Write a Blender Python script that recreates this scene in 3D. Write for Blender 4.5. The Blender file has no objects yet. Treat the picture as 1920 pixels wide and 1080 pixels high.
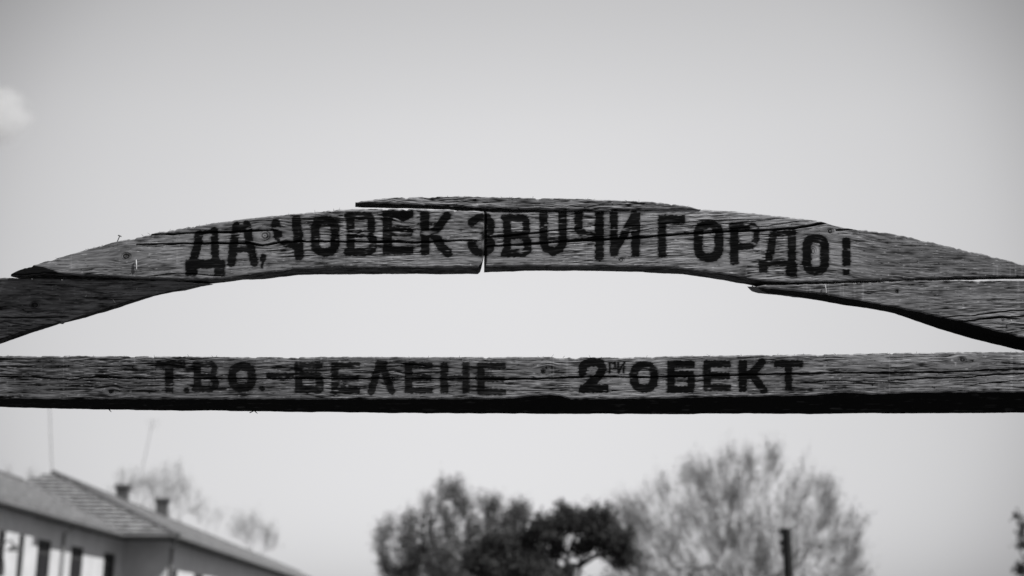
import bpy, math, random
import numpy as np
from mathutils import Vector

sc = bpy.context.scene
COL = sc.collection
# ------------------------------------------------------------------ camera
F = 2400.0                                   # focal length in pixels of a 1920 wide picture
TH = math.atan(610 / F)
CT, ST = math.cos(TH), math.sin(TH)
EYE = 1.6
cam = bpy.data.cameras.new('camera'); cam.sensor_width = 36; cam.lens = 36 * F / 1920
cam.clip_start = 0.05; cam.clip_end = 6000
cam.dof.use_dof = True; cam.dof.focus_distance = 3.3; cam.dof.aperture_fstop = 2.6
co = bpy.data.objects.new('camera', cam); COL.objects.link(co)
co.location = (0, 0, EYE); co.rotation_euler = (math.pi / 2 + TH, 0, 0)
sc.camera = co
# ------------------------------------------------------------------ sky and sun
SUN_EL, SUN_AZ = math.radians(50), math.radians(66)    # azimuth from straight behind the camera towards the right
SDIR = Vector((math.cos(SUN_EL) * math.sin(SUN_AZ), -math.cos(SUN_EL) * math.cos(SUN_AZ), math.sin(SUN_EL)))
SKY_STRENGTH = 0.15
SKY_GAIN = 1.75 * 1.1                              # black-and-white rendering of a hazy sky: flattened contrast
w = bpy.data.worlds.new('World'); sc.world = w; w.use_nodes = True
nt = w.node_tree; N = nt.nodes; L = nt.links
for n in list(N): N.remove(n)
out = N.new('ShaderNodeOutputWorld'); bg = N.new('ShaderNodeBackground')
sky = N.new('ShaderNodeTexSky'); sky.sky_type = 'NISHITA'; sky.sun_disc = False
sky.sun_elevation = SUN_EL; sky.sun_rotation = math.atan2(SDIR.x, SDIR.y)
sky.dust_density = 2.0; sky.air_density = 1.0
bw = N.new('ShaderNodeRGBToBW'); L.new(sky.outputs[0], bw.inputs[0])
tc = N.new('ShaderNodeTexCoord')
dotn = N.new('ShaderNodeVectorMath'); dotn.operation = 'DOT_PRODUCT'
el = math.radians(13.5); az = math.radians(-0.4)
dotn.inputs[1].default_value = (math.sin(az) * math.cos(el), math.cos(az) * math.cos(el), math.sin(el))
nrm = N.new('ShaderNodeVectorMath'); nrm.operation = 'NORMALIZE'
L.new(tc.outputs['Generated'], nrm.inputs[0]); L.new(nrm.outputs[0], dotn.inputs[0])
ac = N.new('ShaderNodeMath'); ac.operation = 'ARCCOSINE'; L.new(dotn.outputs['Value'], ac.inputs[0])
SKY_STOPS = [(0, 1.0), (6, 0.985), (10, .95), (14, .90), (18, .85), (21, .775), (23.5, .62), (26, .45), (31, .40), (60, .38)]  # falloff from the view centre: lens vignetting put into the sky colour
rp = N.new('ShaderNodeValToRGB')
mr = N.new('ShaderNodeMath'); mr.operation = 'DIVIDE'; mr.inputs[1].default_value = math.radians(60)
L.new(ac.outputs[0], mr.inputs[0]); L.new(mr.outputs[0], rp.inputs[0])
er = rp.color_ramp; er.interpolation = 'B_SPLINE'
while len(er.elements) > 1: er.elements.remove(er.elements[-1])
for i, (d, v) in enumerate(SKY_STOPS):
    e = er.elements[0] if i == 0 else er.elements.new(d / 60)
    e.position = d / 60; e.color = (v, v, v, 1)
mm = N.new('ShaderNodeMath'); mm.operation = 'MULTIPLY'
pw = N.new('ShaderNodeMath'); pw.operation = 'POWER'; pw.inputs[1].default_value = .36
gn = N.new('ShaderNodeMath'); gn.operation = 'MULTIPLY'; gn.inputs[1].default_value = SKY_GAIN
L.new(bw.outputs[0], pw.inputs[0]); L.new(pw.outputs[0], gn.inputs[0]); L.new(gn.outputs[0], mm.inputs[0]); L.new(rp.outputs[0], mm.inputs[1])
# gain ramp over elevation, brightest round twenty degrees
sx = N.new('ShaderNodeSeparateXYZ'); L.new(nrm.outputs[0], sx.inputs[0])
er2 = N.new('ShaderNodeValToRGB'); L.new(sx.outputs[2], er2.inputs[0]); er2.color_ramp.interpolation = 'CARDINAL'
for i, (d, v) in enumerate([(0, .93), (3.4, .94), (8.1, .95), (12.8, 1.0), (16, 1.035), (19.3, 1.065), (22.2, 1.05), (26.3, .97), (32, .92), (90, .9)]):
    p_ = math.sin(math.radians(d)); cr = er2.color_ramp
    e = cr.elements[0] if i == 0 else (cr.elements[-1] if d == 90 else cr.elements.new(p_)); e.position = p_; v /= 1.1; e.color = (v, v, v, 1)
mm2 = N.new('ShaderNodeMath'); mm2.operation = 'MULTIPLY'; L.new(mm.outputs[0], mm2.inputs[0]); L.new(er2.outputs[0], mm2.inputs[1])
tint = N.new('ShaderNodeMix'); tint.data_type = 'RGBA'; tint.blend_type = 'MULTIPLY'; tint.inputs[0].default_value = 1
tint.inputs[7].default_value = (0.985, 0.982, 1.0, 1)
L.new(mm2.outputs[0], tint.inputs[6]); L.new(tint.outputs[2], bg.inputs[0])
bg.inputs[1].default_value = SKY_STRENGTH
L.new(bg.outputs[0], out.inputs[0])
sl = bpy.data.lights.new('sun', 'SUN'); sl.energy = 2.4; sl.angle = math.radians(.5); sl.color = (1, .995, .985)
so = bpy.data.objects.new('sun', sl); COL.objects.link(so)
so.rotation_euler = SDIR.to_track_quat('Z', 'Y').to_euler()
sc.view_settings.view_transform = 'Standard'; sc.view_settings.look = 'None'
sc.view_settings.gamma = 1; sc.view_settings.use_curve_mapping = False
sc.view_settings.exposure = 1.0
sc.cycles.max_bounces = 8; sc.cycles.transparent_max_bounces = 6; sc.cycles.volume_bounces = 6

# ------------------------------------------------------------------ helpers
rnd = random.Random(7); R = np.random.default_rng(5)

def at_plane(X, Y, y):
    """point of the vertical plane y=const that the photograph shows at pixel X,Y (arrays)"""
    X = np.asarray(X, float); Y = np.asarray(Y, float)
    a = (X - 960) / F; b = (540 - Y) / F
    dy = CT - b * ST; dz = ST + b * CT
    k = y / dy
    return np.stack([a * k, np.broadcast_to(y, X.shape) + 0 * X, EYE + dz * k], -1)

def tag(o, label=None, cat=None, group=None, kind=None):
    for k, v in (('label', label), ('category', cat), ('group', group), ('kind', kind)):
        if v: o[k] = v
    return o

def empty(name, loc=(0, 0, 0), rz=0.0):
    o = bpy.data.objects.new(name, None); COL.objects.link(o); o.location = loc; o.rotation_euler[2] = rz
    o.empty_display_size = .2
    return o

def mesh_np(name, V, Q, mat, parent=None, smooth=False, attrs=None, tris=None):
    """V (n,3); Q (m,4) quads; tris (k,3)"""
    me = bpy.data.meshes.new(name)
    V = np.asarray(V, np.float32); me.vertices.add(len(V)); me.vertices.foreach_set('co', V.ravel())
    Q = np.zeros((0, 4), int) if Q is None else np.asarray(Q, int)
    T = np.zeros((0, 3), int) if tris is None else np.asarray(tris, int)
    nl = Q.size + T.size
    me.loops.add(nl); me.loops.foreach_set('vertex_index', np.concatenate([Q.ravel(), T.ravel()]).astype(np.int32))
    me.polygons.add(len(Q) + len(T))
    ls = np.concatenate([np.arange(len(Q)) * 4, len(Q) * 4 + np.arange(len(T)) * 3]).astype(np.int32)
    me.polygons.foreach_set('loop_start', ls)
    me.polygons.foreach_set('use_smooth', np.full(len(Q) + len(T), bool(smooth)))
    me.update(calc_edges=True)
    if attrs:
        for k, v in attrs.items():
            at = me.attributes.new(k, 'FLOAT', 'POINT'); at.data.foreach_set('value', np.asarray(v, np.float32))
    me.materials.append(mat)
    o = bpy.data.objects.new(name, me); COL.objects.link(o)
    if parent: o.parent = parent
    return o

class MB:
    def __init__(s): s.V = []; s.Q = []; s.T = []
    def box(s, c, d, ax=None):
        ax = ax or ((1, 0, 0), (0, 1, 0), (0, 0, 1)); n = len(s.V)
        X, Y, Z = [np.array(a, float) for a in ax]; c = np.array(c, float)
        for k in (-1, 1):
            for j, i in ((-1, -1), (-1, 1), (1, 1), (1, -1)):
                s.V.append(c + X * i * d[0] / 2 + Y * j * d[1] / 2 + Z * k * d[2] / 2)
        s.Q += [(n + 3, n + 2, n + 1, n), (n + 4, n + 5, n + 6, n + 7)]
        for i in range(4): j = (i + 1) % 4; s.Q.append((n + i, n + j, n + 4 + j, n + 4 + i))
    def poly(s, pts):
        n = len(s.V); s.V += [np.array(p, float) for p in pts]
        if len(pts) == 4: s.Q.append((n, n + 1, n + 2, n + 3))
        else:
            for i in range(1, len(pts) - 1): s.T.append((n, n + i, n + i + 1))
    def tube(s, pts, rads, seg=8, cap=True):
        n0 = len(s.V); pts = [np.array(p, float) for p in pts]
        for i, p in enumerate(pts):
            d = pts[min(i + 1, len(pts) - 1)] - pts[max(i - 1, 0)]; d /= np.linalg.norm(d) + 1e-9
            a = np.cross(d, (0, 0, 1)) if abs(d[2]) < .9 else np.cross(d, (1, 0, 0))
            a /= np.linalg.norm(a); b = np.cross(d, a)
            for k in range(seg):
                t = 2 * math.pi * k / seg; s.V.append(p + rads[i] * (a * math.cos(t) + b * math.sin(t)))
        for i in range(len(pts) - 1):
            for k in range(seg):
                q = (k + 1) % seg; s.Q.append((n0 + i * seg + k, n0 + i * seg + q, n0 + (i + 1) * seg + q, n0 + (i + 1) * seg + k))
        if cap:
            for base in (n0, n0 + (len(pts) - 1) * seg):
                for k in range(1, seg - 1): s.T.append((base, base + k, base + k + 1))
    def build(s, name, mat, parent=None, smooth=False):
        return mesh_np(name, np.array(s.V), s.Q if s.Q else None, mat, parent, smooth, tris=s.T if s.T else None)

def mat_new(name):
    m = bpy.data.materials.new(name); m.use_nodes = True; nt = m.node_tree
    return m, nt, nt.nodes, nt.links, nt.nodes['Principled BSDF']

def simple(name, v, rough=.8, var=.25, scale=4.0, bump=0.0, stretch=(1, 1, 1), spec=.3):
    """neutral grey with mottled variation"""
    m, nt, N, L, p = mat_new(name)
    tc = N.new('ShaderNodeTexCoord'); mp = N.new('ShaderNodeMapping'); mp.inputs['Scale'].default_value = stretch
    no = N.new('ShaderNodeTexNoise'); no.inputs['Scale'].default_value = scale; no.inputs['Detail'].default_value = 6
    L.new(tc.outputs['Object'], mp.inputs[0]); L.new(mp.outputs[0], no.inputs[0])
    rp = N.new('ShaderNodeValToRGB'); rp.color_ramp.elements[0].position = .3; rp.color_ramp.elements[1].position = .7
    a, b = v * (1 - var), v * (1 + var)
    rp.color_ramp.elements[0].color = (a, a, a * 1.015, 1); rp.color_ramp.elements[1].color = (b, b, b * 1.015, 1)
    L.new(no.outputs[0], rp.inputs[0]); L.new(rp.outputs[0], p.inputs['Base Color'])
    p.inputs['Roughness'].default_value = rough; p.inputs['Specular IOR Level'].default_value = spec
    if bump:
        bn = N.new('ShaderNodeBump'); bn.inputs['Strength'].default_value = bump; bn.inputs['Distance'].default_value = .02
        L.new(no.outputs[0], bn.inputs['Height']); L.new(bn.outputs[0], p.inputs['Normal'])
    return m

# weathered wood: tone, paint, crack come from the carved board meshes
def wood_mat(name, lo, hi, end=False):
    m, nt, N, L, p = mat_new(name)
    tc = N.new('ShaderNodeTexCoord'); mp = N.new('ShaderNodeMapping')
    mp.inputs['Scale'].default_value = (9, 60, 420)
    L.new(tc.outputs['Object'], mp.inputs[0])
    fib = N.new('ShaderNodeTexNoise'); fib.inputs['Scale'].default_value = 1; fib.inputs['Detail'].default_value = 4
    L.new(mp.outputs[0], fib.inputs[0])
    at = N.new('ShaderNodeAttribute'); at.attribute_name = 'tone'
    pt = N.new('ShaderNodeAttribute'); pt.attribute_name = 'paint'
    ck = N.new('ShaderNodeAttribute'); ck.attribute_name = 'crack'
    ad = N.new('ShaderNodeMath'); ad.operation = 'MULTIPLY_ADD'; ad.inputs[1].default_value = .5; 
    L.new(fib.outputs[0], ad.inputs[0]); L.new(at.outputs['Fac'], ad.inputs[2])
    rp = N.new('ShaderNodeMapRange'); rp.inputs[1].default_value = .2; rp.inputs[2].default_value = 1.25
    rp.inputs[3].default_value = lo; rp.inputs[4].default_value = hi
    L.new(ad.outputs[0], rp.inputs[0])
    mx = N.new('ShaderNodeMix'); mx.data_type = 'FLOAT'; L.new(pt.outputs['Fac'], mx.inputs[0])
    L.new(rp.outputs[0], mx.inputs[2]); mx.inputs[3].default_value = .004
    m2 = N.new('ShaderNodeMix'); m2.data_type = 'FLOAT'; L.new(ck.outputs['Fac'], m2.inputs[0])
    L.new(mx.outputs[0], m2.inputs[2]); m2.inputs[3].default_value = .006  # cracks blackened in colour, for the shade of depth not modelled
    cc = N.new('ShaderNodeCombineColor')
    for i in range(2): L.new(m2.outputs[0], cc.inputs[i])
    bl = N.new('ShaderNodeMath'); bl.operation = 'MULTIPLY'; bl.inputs[1].default_value = 1.03
    L.new(m2.outputs[0], bl.inputs[0]); L.new(bl.outputs[0], cc.inputs[2])
    L.new(cc.outputs[0], p.inputs['Base Color'])
    p.inputs['Roughness'].default_value = .85; p.inputs['Specular IOR Level'].default_value = .02
    bn = N.new('ShaderNodeBump'); bn.inputs['Strength'].default_value = .35; bn.inputs['Distance'].default_value = .0006
    L.new(fib.outputs[0], bn.inputs['Height']); L.new(bn.outputs[0], p.inputs['Normal'])
    return m

M_WOOD = wood_mat('weathered_grey_wood', .012, .50)
M_SHADEW = wood_mat('shaded_wood', .014, .29)  # darker copy of the grey wood, with the recess's shade put into its colour
M_DARKW = wood_mat('dark_weathered_wood', .035, .22)
M_METAL = simple('rusty_iron', .10, .6, .5, 60, .3)
M_NEWNAIL = simple('scratched_steel', .55, .35, .1, 40)
M_POST = simple('post_wood', .16, .9, .5, 3, .6, (12, 12, .7))
M_WALL = simple('limewashed_plaster', .66, .95, .12, .8, .2)
M_SOFFIT = simple('eave_boards', .10, .9, .3, 2)
M_TILE = simple('clay_roof_tile', .28, .85, .45, 2.0, .3)
M_RIDGE = simple('ridge_tile', .10, .85, .3, 3.0)
M_FRAME = simple('window_frame_paint', .06, .7, .2, 3)
M_BRICK = simple('chimney_brick', .11, .9, .3, 6, .4)
M_GUTTER = simple('gutter_zinc', .18, .5, .3, 3)
M_BARK = simple('tree_bark', .10, .9, .4, 8, .5)
M_PALEBARK = simple('pale_twig_bark', .15, .9, .35, 8)
M_FARBARK = simple('far_twig_bark', .45, .9, .25, 2)  # lightened for distance: haze put into the twig colour
M_POLE = simple('tarred_pole', .022, .8, .4, 5, .4, (8, 8, .6))
M_GROUND = simple('dry_grass_earth', .06, 1, .4, .35, .5)
M_PATH = simple('trodden_dirt_path', .08, 1, .25, .8, .5)
M_ANT = simple('antenna_aluminium', .45, .45, .1, 5)

def glass_mat():
    m, nt, N, L, p = mat_new('dark_window_glass')
    p.inputs['Base Color'].default_value = (.02, .02, .022, 1); p.inputs['Roughness'].default_value = .6; p.inputs['Specular IOR Level'].default_value = .1      # panes over dark rooms, sky reflection turned down
    return m
M_GLASS = glass_mat()

def leaf_mat(name, v, trans=.3):
    m, nt, N, L, p = mat_new(name)
    oi = N.new('ShaderNodeTexCoord'); no = N.new('ShaderNodeTexNoise'); no.inputs['Scale'].default_value = 1.3
    no.inputs['Detail'].default_value = 3; L.new(oi.outputs['Object'], no.inputs[0])
    mr = N.new('ShaderNodeMapRange'); mr.inputs[1].default_value = .3; mr.inputs[2].default_value = .7
    mr.inputs[3].default_value = v * .65; mr.inputs[4].default_value = v * 1.35
    L.new(no.outputs[0], mr.inputs[0]); L.new(mr.outputs[0], p.inputs['Base Color'])
    p.inputs['Roughness'].default_value = .7; p.inputs['Specular IOR Level'].default_value = .2
    tr = N.new('ShaderNodeBsdfTranslucent'); L.new(mr.outputs[0], tr.inputs[0])
    ms = N.new('ShaderNodeMixShader'); ms.inputs[0].default_value = trans
    L.new(p.outputs[0], ms.inputs[1]); L.new(tr.outputs[0], ms.inputs[2])
    L.new(ms.outputs[0], N['Material Output'].inputs[0])
    return m
M_LEAF_MID = leaf_mat('mid_leaf', .17)
M_LEAF_DARK = leaf_mat('dark_leaf', .07)
M_LEAF_PALE = leaf_mat('pale_spring_leaf', .24)

# ------------------------------------------------------------------ numpy noise
def _h(i, j, s):
    n = (i.astype(np.int64) * 374761393 + j.astype(np.int64) * 668265263 + s * 1442695041) & 0xffffffff
    n = ((n ^ (n >> 13)) * 1274126177) & 0xffffffff
    n = (n ^ (n >> 16)) * 2246822519 & 0xffffffff
    return ((n ^ (n >> 15)) & 0xffffff) / float(0xffffff)

def noise(x, y, s=0):
    xi = np.floor(x); yi = np.floor(y); fx = x - xi; fy = y - yi
    fx = fx * fx * (3 - 2 * fx); fy = fy * fy * (3 - 2 * fy)
    a = _h(xi, yi, s); b = _h(xi + 1, yi, s); c = _h(xi, yi + 1, s); d = _h(xi + 1, yi + 1, s)
    return (a + (b - a) * fx) * (1 - fy) + (c + (d - c) * fx) * fy

def sstep(a, b, x):
    t = np.clip((x - a) / (b - a), 0, 1); return t * t * (3 - 2 * t)

def seg_dist(px, py, pts):
    """distance to a polyline and the position (0..1) along it"""
    best = np.full(px.shape, 1e9); tt = np.zeros(px.shape)
    n = len(pts) - 1
    for i in range(n):
        (x0, y0), (x1, y1) = pts[i][:2], pts[i + 1][:2]
        dx, dy = x1 - x0, y1 - y0; l2 = dx * dx + dy * dy + 1e-9
        t = np.clip(((px - x0) * dx + (py - y0) * dy) / l2, 0, 1)
        d = np.hypot(px - x0 - t * dx, py - y0 - t * dy)
        m = d < best; best[m] = d[m]; tt[m] = (i + t[m]) / n
    return best, tt

# ------------------------------------------------------------------ painted lettering (strokes: points, width)
def box_s(x0, y0, x1, y1): return ('box', x0, y0, x1, y1)
def st(w, *p): return ('st', w, p)
def ring(x0, y0, x1, y1, w, r=None):
    w2 = w / 2; a, b, c, d = x0 + w2, y0 + w2, x1 - w2, y1 - w2; r = r or (c - a) * .42
    p = []
    for (cx, cy, t0) in ((a + r, b + r, 180), (c - r, b + r, 270), (c - r, d - r, 0), (a + r, d - r, 90)):
        for k in range(5):
            t = math.radians(t0 + k * 22.5); p.append((cx + r * math.cos(t), cy + r * math.sin(t)))
    p.append(p[0]); return ('st', w, tuple(p))
def letE(x0, y0, x1, y1, w=13, h=11):
    ym = (y0 + y1) / 2
    return [box_s(x0, y0, x0 + w, y1), box_s(x0, y0, x1, y0 + h), box_s(x0, ym - h / 2, x1 - 2, ym + h / 2), box_s(x0, y1 - h, x1, y1)]
def letBe(x0, y0, x1, y1, w=14, h=11):
    ym = y0 + (y1 - y0) * .42
    return [box_s(x0, y0, x0 + w, y1), box_s(x0, y0, x1 - 1, y0 + h), box_s(x0, ym - h / 2, x1 - 4, ym + h / 2), box_s(x0, y1 - h, x1 - 4, y1),
            box_s(x1 - w, ym + 1, x1, y1 - 5)]
def letVe(x0, y0, x1, y1, w=15, h=12):
    ym = (y0 + y1) / 2
    return [box_s(x0 + 2, y0, x0 + 2 + w, y1), st(h, (x0 + 4, y0 + h / 2), (x1 - w, y0 + h / 2), (x1 - w / 2 - 2, y0 + h), (x1 - w / 2 - 2, ym - 8), (x1 - w, ym)),
            box_s(x0 + 4, ym - h / 2, x1 - w, ym + h / 2), st(h + 1, (x1 - w, ym), (x1 - w / 2, ym + 10), (x1 - w / 2, y1 - h), (x1 - w, y1 - h / 2), (x0 + 4, y1 - h / 2))]

TXT_TOP = [
    # ДА,
    st(15, (373, 440), (370, 462), (362, 490)), st(14, (402, 434), (404, 490)), st(8, (372, 438), (402, 434)), box_s(349, 487, 421, 503), box_s(348, 490, 370, 517), box_s(402, 489, 422, 516),
    st(15, (444, 424), (439, 450), (434, 493)), st(15, (463, 422), (467, 450), (477, 493)), box_s(437, 421, 464, 432), box_s(438, 463, 470, 473),
    st(10, (494, 480), (493, 486)), st(4, (495, 484), (491, 500)),
    # ЧОВЕК
    st(16, (517, 419), (521, 442)), st(12, (521, 444), (536, 457), (552, 461)), st(17, (556, 412), (559, 446), (561, 480)),
    ring(583, 405, 636, 481, 16),
    *letVe(648, 398, 706, 479, 15, 13),
    *letE(718, 395, 775, 476, 17, 13), st(13, (745, 403), (756, 409), (764, 404)), st(10, (738, 431), (770, 433)),
    box_s(789, 398, 805, 478), st(15, (838, 405), (822, 425), (811, 440)), st(16, (812, 436), (828, 462), (840, 474)), box_s(800, 431, 815, 445),
    # ЗВУЧИ
    st(14, (884, 418), (896, 408), (914, 408), (921, 420), (920, 432), (908, 441)), st(15, (908, 441), (921, 455), (918, 468), (906, 475), (893, 471), (884, 459)),
    *letVe(942, 402, 996, 481, 14, 13),
    st(15, (1019, 398), (1019, 455), (1024, 466), (1038, 472), (1050, 466), (1055, 455), (1055, 398)),
    st(15, (1085, 398), (1085, 430), (1094, 440), (1118, 446)), st(16, (1124, 398), (1124, 481)),
    box_s(1144, 398, 1158, 481), box_s(1184, 398, 1200, 481), st(14, (1152, 470), (1170, 440), (1190, 402)),
    # ГОРДО!
    box_s(1234, 403, 1249, 482), box_s(1234, 404, 1284, 418),
    ring(1301, 413, 1356, 491, 16),
    box_s(1369, 426, 1385, 496), st(11, (1372, 424), (1412, 424), (1419, 432), (1418, 450), (1408, 462), (1380, 462)),
    st(14, (1450, 440), (1446, 465), (1440, 492)), box_s(1477, 436, 1492, 495), st(9, (1450, 438), (1488, 436)), box_s(1424, 489, 1492, 498), box_s(1423, 490, 1439, 511), box_s(1474, 494, 1494, 518),
    ring(1505, 439, 1554, 516, 16),
    box_s(1580, 446, 1594, 499), box_s(1581, 505, 1593, 515),
]
TXT_LOW = [
    box_s(292, 678, 347, 690), box_s(310, 684, 325, 735), st(9, (349, 731), (350, 732)),
    *letVe(361, 678, 411, 734, 14, 10), ring(428, 679, 480, 735, 15), st(9, (491, 729), (492, 729)),
    box_s(500, 700, 552, 708), *letBe(553, 679, 606, 737, 14, 11),
    *letE(621, 680, 675, 738, 13, 11),
    st(13, (696, 734), (703, 710), (712, 684)), st(13, (716, 684), (726, 712), (735, 733)), st(10, (708, 682), (722, 682)),
    *letE(759, 680, 811, 737, 14, 10),
    box_s(826, 680, 840, 737), box_s(867, 680, 880, 737), box_s(830, 704, 874, 714),
    *letE(895, 681, 948, 740, 13, 10),
]
TXT_LOW2 = [
    st(15, (1092, 698), (1094, 684), (1108, 679), (1124, 680), (1130, 692), (1122, 706), (1104, 722), (1094, 730)), box_s(1086, 721, 1141, 736),
    box_s(1142, 679, 1145, 700), st(3, (1143, 680), (1153, 680), (1154, 690), (1144, 692)), box_s(1158, 679, 1161, 700), box_s(1168, 678, 1171, 700), st(3, (1159, 698), (1170, 680)),
    ring(1181, 678, 1234, 736, 15), *letBe(1251, 677, 1303, 736, 14, 12), *letE(1319, 676, 1370, 733, 14, 12),
    box_s(1385, 676, 1400, 734), st(14, (1428, 679), (1414, 697), (1400, 704)), st(14, (1408, 701), (1420, 716), (1432, 731)),
    box_s(1452, 676, 1506, 688), box_s(1472, 682, 1485, 731),
]
def paint_field(X, Y, strokes):
    d = np.full(X.shape, 99.0)
    for s in strokes:
        if s[0] == 'box':
            _, x0, y0, x1, y1 = s; cx, cy = (x0 + x1) / 2, (y0 + y1) / 2
            m = (np.abs(X - cx) < (x1 - x0) / 2 + 8) & (np.abs(Y - cy) < (y1 - y0) / 2 + 8)
            qx = np.abs(X[m] - cx) - (x1 - x0) / 2 + 2; qy = np.abs(Y[m] - cy) - (y1 - y0) / 2 + 2
            v = np.hypot(np.maximum(qx, 0), np.maximum(qy, 0)) + np.minimum(np.maximum(qx, qy), 0) - 2
        else:
            _, wd, p = s; xs = [q[0] for q in p]; ys = [q[1] for q in p]; g = wd / 2 + 8
            m = (X > min(xs) - g) & (X < max(xs) + g) & (Y > min(ys) - g) & (Y < max(ys) + g)
            v = seg_dist(X[m], Y[m], p)[0] - wd / 2
        d[m] = np.minimum(d[m], v)
    return d

# ------------------------------------------------------------------ the carved boards of the gateway
GY = 3.22                                     # distance of the gateway's front plane
gate = empty('wooden_gateway', (0, GY, 0))
tag(gate, 'weathered wooden gateway of hewn arched planks above a cross beam, with black painted Cyrillic lettering', 'gateway')

KNOTS = [(237, 480, 9, 7), (65, 572, 9, 7), (497, 441, 10, 9), (1557, 433, 7, 6), (1525, 470, 6, 8), (1165, 487, 6, 5), (757, 402, 9, 8), (1682, 547, 3, 3),
         (208, 735, 5, 4), (1805, 674, 7, 5), (733, 711, 7, 6), (1018, 696, 5, 5), (1195, 380, 0, 0), (1880, 600, 4, 3)]
CRACKS = [  # (points, width, strength)
    ([(281, 439), (330, 438.5), (380, 436), (430, 435), (470, 433), (520, 431)], 2.6, 1.0),
    ([(255, 458), (320, 457), (420, 456), (465, 456), (492, 460.5), (521, 455), (567, 452.5), (640, 453), (664, 453), (783, 454.5), (850, 451), (907, 450)], 2.8, 1.0),
    ([(640, 436), (700, 434), (760, 431), (830, 430)], 1.4, .5),
    ([(600, 440), (690, 443), (720, 447)], 1.2, .5),
    ([(908, 445), (956, 442), (999, 437), (1057, 430), (1090, 428)], 2.4, .9),
    ([(908, 462), (985, 458), (1071, 451.5), (1115, 450), (1201, 445), (1287, 438), (1359, 434.5), (1420, 432), (1480, 429), (1510, 425), (1536, 419.5), (1553, 416.5), (1575, 423)], 3.6, 1.0),
    ([(1057, 430), (1120, 422), (1200, 423), (1260, 418), (1330, 413), (1400, 411)], 1.4, .5),
    ([(1100, 446), (1160, 440), (1225, 428), (1300, 423), (1380, 418), (1470, 409)], 1.6, .6),
    ([(1300, 436), (1360, 429), (1440, 424), (1500, 414)], 1.5, .6),
    ([(909.6, 394), (909.4, 440), (908.8, 470), (908.6, 503)], 4.6, 1.0),
    ([(1567, 432), (1590, 430), (1613, 431)], 2.6, 1.0),
    ([(290, 517), (330, 512), (360, 513), (420, 518)], 1.5, .7),
    ([(0, 595), (60, 595), (129, 594)], 2.4, .9), ([(-40, 611), (10, 603), (60, 611)], 1.6, .6),
    ([(1763, 594), (1830, 591), (1896, 582), (1990, 580)], 1.8, .9), ([(1801, 602), (1850, 598), (1920, 592), (2000, 590)], 2.2, .9),
    ([(-40, 706), (60, 707), (130, 712), (185, 706), (220, 709), (340, 709), (480, 710), (620, 710), (730, 709), (760, 706)], 2.2, .85),
    ([(760, 710), (960, 711), (1035, 709), (1085, 707), (1120, 706), (1200, 707.5), (1285, 705.5), (1435, 702), (1565, 699), (1665, 699), (1765, 698), (1850, 694), (1960, 691)], 2.6, .95),
    ([(1665, 714), (1740, 709), (1815, 707), (1870, 702), (1920, 700), (1990, 697)], 2.3, .9),
    ([(1490, 719), (1552, 714), (1640, 715), (1700, 719)], 1.6, .6), ([(1820, 722), (1900, 714), (1980, 711)], 1.6, .6),
    ([(740, 697), (770, 701), (800, 703)], 1.6, .6), ([(720, 681), (750, 681), (800, 687)], 1.4, .5),
]

def interp(poly, X):
    p = np.array(poly, float); return np.interp(X, p[:, 0], p[:, 1])

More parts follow.
